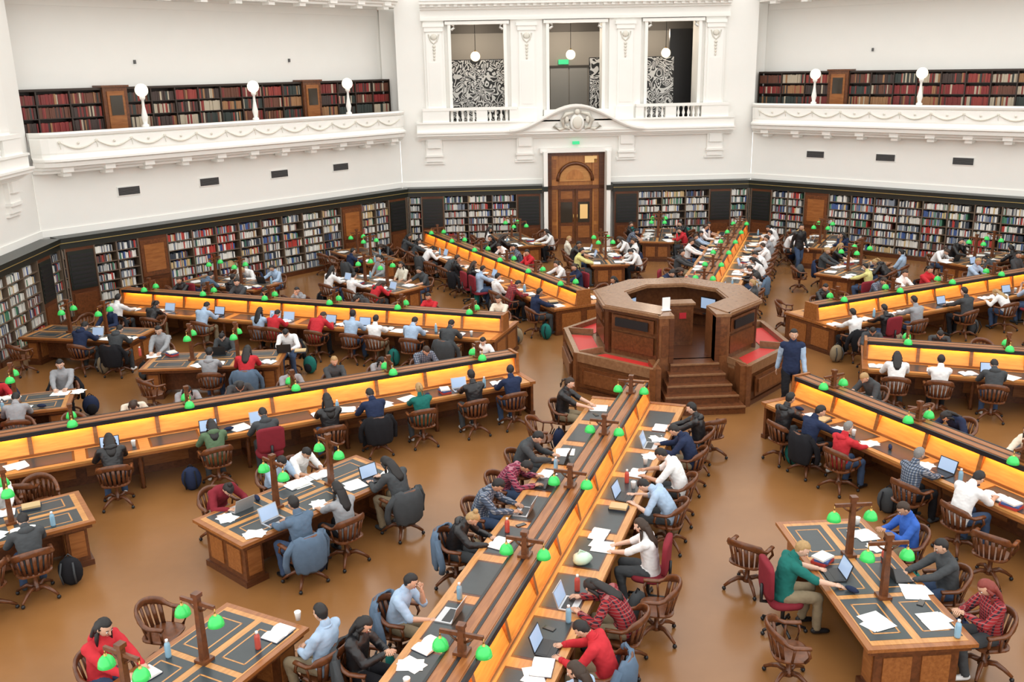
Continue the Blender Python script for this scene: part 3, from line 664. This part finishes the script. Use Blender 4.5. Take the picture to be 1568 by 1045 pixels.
PK=[(-1.1,-5.6,'black','type','short','hb',1),(-1.5,-6.4,'navy','write','short','hb',1),(-2.0,-7.5,'white','write','short','hb',0),(-2.5,-8.3,'lblue','slump','short','hb',0),
(-2.9,-9.9,'white','type','long','hd',0),(-3.5,-11.3,'plaid_red','slump','long','hb',1),(-3.4,-12.4,'red','write','short','hb',1),(-4.2,-13.0,'lblue','type','long','hd',0),
(-3.3,-6.8,'dgrey','write','short','hb',1,'r'),(-3.6,-7.6,'plaid_plum','slump','short','hb',1,'r'),(-4.0,-8.6,'plaid_grey','write','short','hb',1,'r'),(-4.5,-9.3,'black','write','bun','hl',1,'r'),
(-6.0,-12.1,'black','phone','long','hb',1,'r'),(-5.3,-11.3,'lblue','chin','short','hb',0,'r'),(-7.0,-11.7,'lblue','back','short','hb',1,'t'),
(-8.4,-8.2,'dred','slump','bun','hb',1),(-7.4,-9.1,'slate','type','short','hb',1),(-6.6,-8.8,'grey','type','long','hb',0),(-5.8,-8.0,'dgrey','write','long','hb',1),(-7.1,-7.3,'white','write','short','hb',0),(-7.7,-7.4,'lblue','write','short','hb',0),
(-12,-8.1,'white','type','short','hb',1),(-11.1,-9.4,'dgrey','write','short','hb',1),
(-11.1,-6.0,'black','write','long','hb',1),(-9.4,-5.8,'green','write','long','hb',1),(-8.6,-5.3,'dgrey','write','short','hb',1),(-7.5,-4.9,'black','type','long','hb',1),(-6.7,-4.5,'navy','write','short','hb',1),(-5.8,-4.2,'teal','type','tail','hl',1),(-5.0,-3.2,'black','type','short','hb',1),(-4.1,-3.1,'navy','reach','short','hb',1),
(-10.7,-1.7,'grey','type','short','hb',1),(-9.9,-1.8,'red','write','long','hb',1),(-9.0,-1.6,'grey','write','short','hb',1),(-8.8,-.1,'white','write','short','hb',1),
(-14.5,1.5,'navy','write','short','hb',1),(-13.6,1.4,'dgrey','write','short','hb',1),(-13,1.9,'grey','type','short','hb',1),(-13.8,-3.6,'grey','write','short','hb',1),(-13.4,-2.7,'grey','type','tail','hb',1),
(-14.6,4.5,'white','type','short','hb',1),(-12.1,3.3,'lblue','write','short','hb',1),(-10.5,2.5,'lblue','type','long','hb',1),(-9.8,3.1,'red','write','short','hb',1),(-7.3,1.4,'white','type','short','hb',1),(-6.4,1.0,'lblue','write','short','hb',1),(-5.5,.6,'dgrey','write','short','hb',1),(-4.9,1.0,'white','reach','short','hb',1),
(-8.2,7.0,'white','type','short','hb',1),(-4.1,7.3,'lblue','type','short','hb',1),(-3.7,5.2,'plaid_red','write','short','hb',1),(-3,3.7,'navy','type','short','hb',1),
(5.9,12.3,'white','type','short','hb',1),(3.8,8.8,'white','write','short','hb',1),(3.8,7.7,'white','write','long','hb',1),
(4.5,.6,'white','type','short','hb',1),(5.0,.4,'dgrey','write','short','hb',1),(5.8,.4,'black','type','short','hb',1),(6.6,1.2,'grey','type','short','hb',1),(8.3,2,'dgrey','type','short','hb',1),(8.2,0,'pink','write','long','hr',0),
(4.8,-3.4,'white','type','short','hb',1),(5.7,-3.9,'dgrey','write','short','hb',1),
(.9,-5.4,'black','type','short','hb',1),(1.2,-6.0,'navy','reach','short','hb',1),(2.0,-6.5,'red','type','short','hg',1),(2.0,-8.1,'plaid_grey','type','short','hg',1),(2.3,-9.0,'white','write','short','hb',0),
(-.7,-10.8,'teal','reach','short','hl',0),(1.3,-9.8,'blue','phone','short','hd',1),(.9,-10.9,'dgrey','type','short','hb',1),(.7,-11.9,'plaid_red','phone','long','hr',1),
(5.4,5.9,'black','write','short','hb',1),(6.9,5.8,'yellow','type','short','hb',1),(-1.2,9.6,'yellow','type','short','hb',1),(3.9,-7.4,'cream','type','long','hb',1)]
# items
mb=MB();mb.b2(-.165,.165,-.11,.11,0,.016,'laptop_silver');mb.b2(-.14,.14,-.03,.085,.016,.018,'laptop_black');mb.loft([[(-.165,.11,.012),(.165,.11,.012),(.165,.118,.012),(-.165,.118,.012)],[(-.165,.18,.225),(.165,.18,.225),(.165,.188,.225),(-.165,.188,.225)]],'laptop_silver',False)
mb.add([(-.15,.1125,.03),(.15,.1125,.03),(.15,.1745,.215),(-.15,.1745,.215)],[(0,1,2,3)],'screen');lapS=mb.mesh('lap')
mb4=MB();mb4.v=mb.v;mb4.f=mb.f;mb4.m=mb.m;mb4.sm=mb.sm;mb4.mats=['laptop_black' if x=='laptop_silver' else x for x in mb.mats];lapB=mb4.mesh('lapb')
paps=[]
for nn in (4,2,3):
    mb=MB()
    for i in range(nn):
        mb.box(random.uniform(-.1,.1),random.uniform(-.05,.05),.002+.0015*i,.21,.297,.001,'paper',random.uniform(-.5,.5))
    paps.append(mb.mesh('paper_sheets'))
mb=MB()
for sg in (-1,1):
    pr=[(0,.004),(sg*.05,.03),(sg*.12,.028),(sg*.17,.014),(sg*.17,.0),(0,0)];mb.loft([[(x,-.12,z) for x,z in pr],[(x,.12,z) for x,z in pr]],'paper',False)
mb.b2(-.175,.175,-.125,.125,-.001,.003,'cl_navy');obk=mb.mesh('open_book')
mb=MB();mb.box(0,0,.02,.2,.27,.04,'bk5');mb.box(.01,.01,.055,.18,.25,.03,'bk4',.2);mb.box(0,0,.082,.19,.24,.024,'bk0',-.15);stk=mb.mesh('book_stack')
mb=MB();mb.box(0,0,.015,.2,.27,.03,'bk3');mb.box(.01,.0,.045,.19,.26,.03,'bk7',.15);stk2=mb.mesh('book_stack')
def bottle(m_):
    mb=MB();mb.rev([(.034,0),(.036,.02),(.036,.15),(.03,.18),(.014,.2),(.014,.225),(0,.225)],(0,0,0),m_,10);mb.rev([(.018,.2),(.018,.23),(0,.23)],(0,0,0),'cl_white',8);return mb.mesh('water_bottle')
btl=bottle('bottle');btr=bottle('bottle_red')
mb=MB();mb.rev([(.028,0),(.04,.1),(.042,.11),(.04,.115),(0,.12)],(0,0,0),'paper',12);cup=mb.mesh('coffee_cup')
mb=MB();mb.ball((0,0,.07),(.14,.11,.09),'plastic_bag',12,lambda u,q:(q[0]*(1+.12*math.sin(9*u.y)),q[1]*(1+.12*math.sin(8*u.x)),max(q[2],-.069)));mb.tube([(-.06,0,.14),(-.02,.02,.19),(.05,0,.15)],.012,'plastic_bag',5);pbag=mb.mesh('plastic_bag')
mb=MB();mb.ball((0,0,.045),(.10,.035,.04),'cl_navy',8);pcase=mb.mesh('pencil_case')
mb=MB();mb.b2(-.036,.036,-.075,.075,0,.008,'black');mb.b2(-.033,.033,-.068,.068,.008,.009,'glass_dark');phone=mb.mesh('smartphone')
def bagmesh(m1,m2):
    mb=MB()
    mb.ball((0,0,.22),(.16,.12,.23),m1,12,lambda u,q:(q[0]*(1.1 if abs(u.x)>.4 else 1),q[1],max(q[2],-.215)));mb.ball((0,.1,.16),(.11,.06,.12),m2,10);mb.tube([(-.05,0,.44),(0,0,.49),(.05,0,.44)],.01,m2,5)
    for sg in (-1,1): mb.tube([(sg*.08,-.1,.4),(sg*.1,-.16,.25),(sg*.09,-.1,.06)],.014,m2,5)
    return mb.mesh('backpack')
bags=[bagmesh('cl_dgrey','cl_black'),bagmesh('cl_black','cl_dgrey'),bagmesh('cl_teal','cl_black'),bagmesh('cl_navy','cl_black'),bagmesh('cl_khaki','cl_dgrey')]
def slotpos(s,al=None,extra=0): 
    al=s[2] if al is None else al;return s[4]+s[0]*al+s[1]*(s[3]+extra)
used={};rnd=random.Random(3)
for pk in PK:
    h=Vector((pk[0],pk[1],0));best=None;bd=9
    for i,s in enumerate(slots):
        if i in used or (len(pk)>7 and s[5]!=pk[7]): continue
        q=slotpos(s,None,-.15);dd=(q-h).length
        if dd<bd: bd=dd;best=i
    s=slots[best];al=(h-s[4]).dot(s[0])
    if abs(al-s[2])>.45: al=s[2]+math.copysign(.45,al-s[2])
    used[best]=(al,pk)
SH=['black','navy','white','lblue','dgrey','grey','slate','white','red','dgrey','black','cream','white','plaid_grey','white','black']
for i,s in enumerate(slots):
    base=slotpos(s);fv=-s[1];al=s[2]
    if i in used: al,pk=used[i]
    else:
        pr=.12 if base.y<-4.5 else .80
        near=[used[j][0] for j in used if slots[j][4]==s[4] and (slots[j][1]-s[1]).length<.01 and (slots[j][0]-s[0]).length<.01]
        if any(abs(a-al)<.62 for a in near): continue
        pk=(0,0,rnd.choice(SH),rnd.choice(['write','type','type','write','chin','slump','back','reach']),rnd.choice(['short','short','long','tail']),rnd.choice(['hb','hb','hd','hb','hl']),rnd.random()<.7) if rnd.random()<pr else None
        if pk and s[5]=='t' and s[4].length>13 and abs(slotpos(s).length)>15.6: pk=None
    b=slotpos(s,al)
    ang=math.atan2(-fv.x,fv.y)
    zt=.754 if s[5]=='r' else .763;edge=.92 if s[5]=='r' else .65
    if pk:
        place_person(b.x,b.y,fv,pk[3],pk[4],pk[2],pk[5],pk[6],rnd.choice(['jean','black','dgrey','jean','khaki']),rnd.choice(['skin_a','skin_b','skin_c','skin_a']),rnd.uniform(.94,1.03),'seated_student')
        ca=ang+rnd.uniform(-.12,.12)
        if rnd.random()<.05: inst(officechair,'upholstered_office_chair',(b.x,b.y,0),ang)
        else:
            inst(chair,'wooden_swivel_armchair',(b.x,b.y,0),ca)
            if rnd.random()<.14: inst(rnd.choice(jackets),'draped_jacket',(b.x,b.y,0),ca)
        it=rnd.random()
        c=s[4]+s[0]*al+s[1]*(edge-.24)
        if it<.42: inst(rnd.choice([lapS,lapB]),'laptop_computer',(c.x,c.y,zt),ang+rnd.uniform(-.1,.1))
        elif it<.75: inst(rnd.choice(paps),'paper_sheets',(c.x,c.y,zt),ang+rnd.uniform(-.3,.3))
        else: inst(obk,'open_book',(c.x,c.y,zt+.002),ang+rnd.uniform(-.2,.2))
        for sd in (-.37,.37):
            c2=c+s[0]*sd*rnd.uniform(.9,1.1)-s[1]*rnd.uniform(-.08,.12)
            u=rnd.random()
            if u<.26: inst(rnd.choice(paps),'paper_sheets',(c2.x,c2.y,zt),rnd.uniform(0,6))
            elif u<.36: inst(rnd.choice([stk,stk2]),'book_stack',(c2.x,c2.y,zt),rnd.uniform(0,6))
            elif u<.42: inst(obk,'open_book',(c2.x,c2.y,zt+.002),ang+rnd.uniform(-.5,.5))
            elif u<.56: inst(rnd.choice([btl,btr,btl]),'water_bottle',(c2.x,c2.y,zt),0)
            elif u<.64: inst(cup,'coffee_cup',(c2.x,c2.y,zt),0)
            elif u<.74: inst(phone,'smartphone',(c2.x,c2.y,zt),rnd.uniform(0,6))
            elif u<.80: inst(pcase,'pencil_case',(c2.x,c2.y,zt-.004),rnd.uniform(0,6))
        if rnd.random()<.4: 
            c3=b+s[0]*.47*rnd.choice([-1,1])-s[1]*rnd.uniform(.0,.1);inst(rnd.choice(bags),'backpack',(c3.x,c3.y,0),ang+rnd.uniform(-.6,.6))
    else:
        e=rnd.uniform(.0,.35);b=slotpos(s,al,e);inst(chair,'wooden_swivel_armchair',(b.x,b.y,0),ang+rnd.uniform(-.9,.9))
        if rnd.random()<.15: inst(rnd.choice(bags),'backpack',(b.x,b.y,.455),ang)
        if rnd.random()<.4:
            c=s[4]+s[0]*al+s[1]*(edge-.3);inst(rnd.choice(paps),'paper_sheets',(c.x,c.y,zt),ang+rnd.uniform(-.4,.4))
dD=Vector((math.cos(D2R(247.5)),math.sin(D2R(247.5)),0));pD=Vector((-dD.y,dD.x,0))
q=dD*10.75+pD*.55;inst(pbag,'plastic_bag',(q.x,q.y,.754),.4)
# walkers
o=place_person(1.80,-2.95,(-.25,-1),'walk','short','navy','hb',1,'black','skin_a',1.07,'walking_man');o.material_slots[5].link='OBJECT';o.material_slots[5].material=MATS['cl_lblue']
place_person(6.9,10.6,(.3,-1),'walk','short','black','hb',1,'jean','skin_a',1.0,'standing_man')

# ------------------------------------------------------------------ light
w=bpy.data.worlds.new('w');sc.world=w;w.use_nodes=True;w.node_tree.nodes['Background'].inputs[0].default_value=(1,.985,.95,1);w.node_tree.nodes['Background'].inputs[1].default_value=1.95
for x in (-4.05,-.12,3.85):
    l=bpy.data.lights.new('p','POINT');l.energy=110;l.color=(1,.85,.68);l.shadow_soft_size=.2;o=bpy.data.objects.new('vestibule_light',l);bpy.context.collection.objects.link(o);o.location=(x,20.2,8.4)
sc.view_settings.view_transform='Standard'
# ------------------------------------------------------------------ camera
th,ps,ro=.2834,.0591,-.0192
r0=Vector((math.cos(ps),-math.sin(ps),0));fw=Vector((math.sin(ps)*math.cos(th),math.cos(ps)*math.cos(th),-math.sin(th)));up=Vector((math.sin(ps)*math.sin(th),math.cos(ps)*math.sin(th),math.cos(th)))
r=r0*math.cos(ro)+up*math.sin(ro);u=-r0*math.sin(ro)+up*math.cos(ro)
cd=bpy.data.cameras.new('camera');cd.sensor_width=36;cd.lens=1442.6/1568*36;co=bpy.data.objects.new('camera',cd);bpy.context.collection.objects.link(co)
M=Matrix(((r.x,u.x,-fw.x,-5.1552),(r.y,u.y,-fw.y,-21.3951),(r.z,u.z,-fw.z,7.1826),(0,0,0,1)));co.matrix_world=M
cd.clip_end=200;sc.camera=co
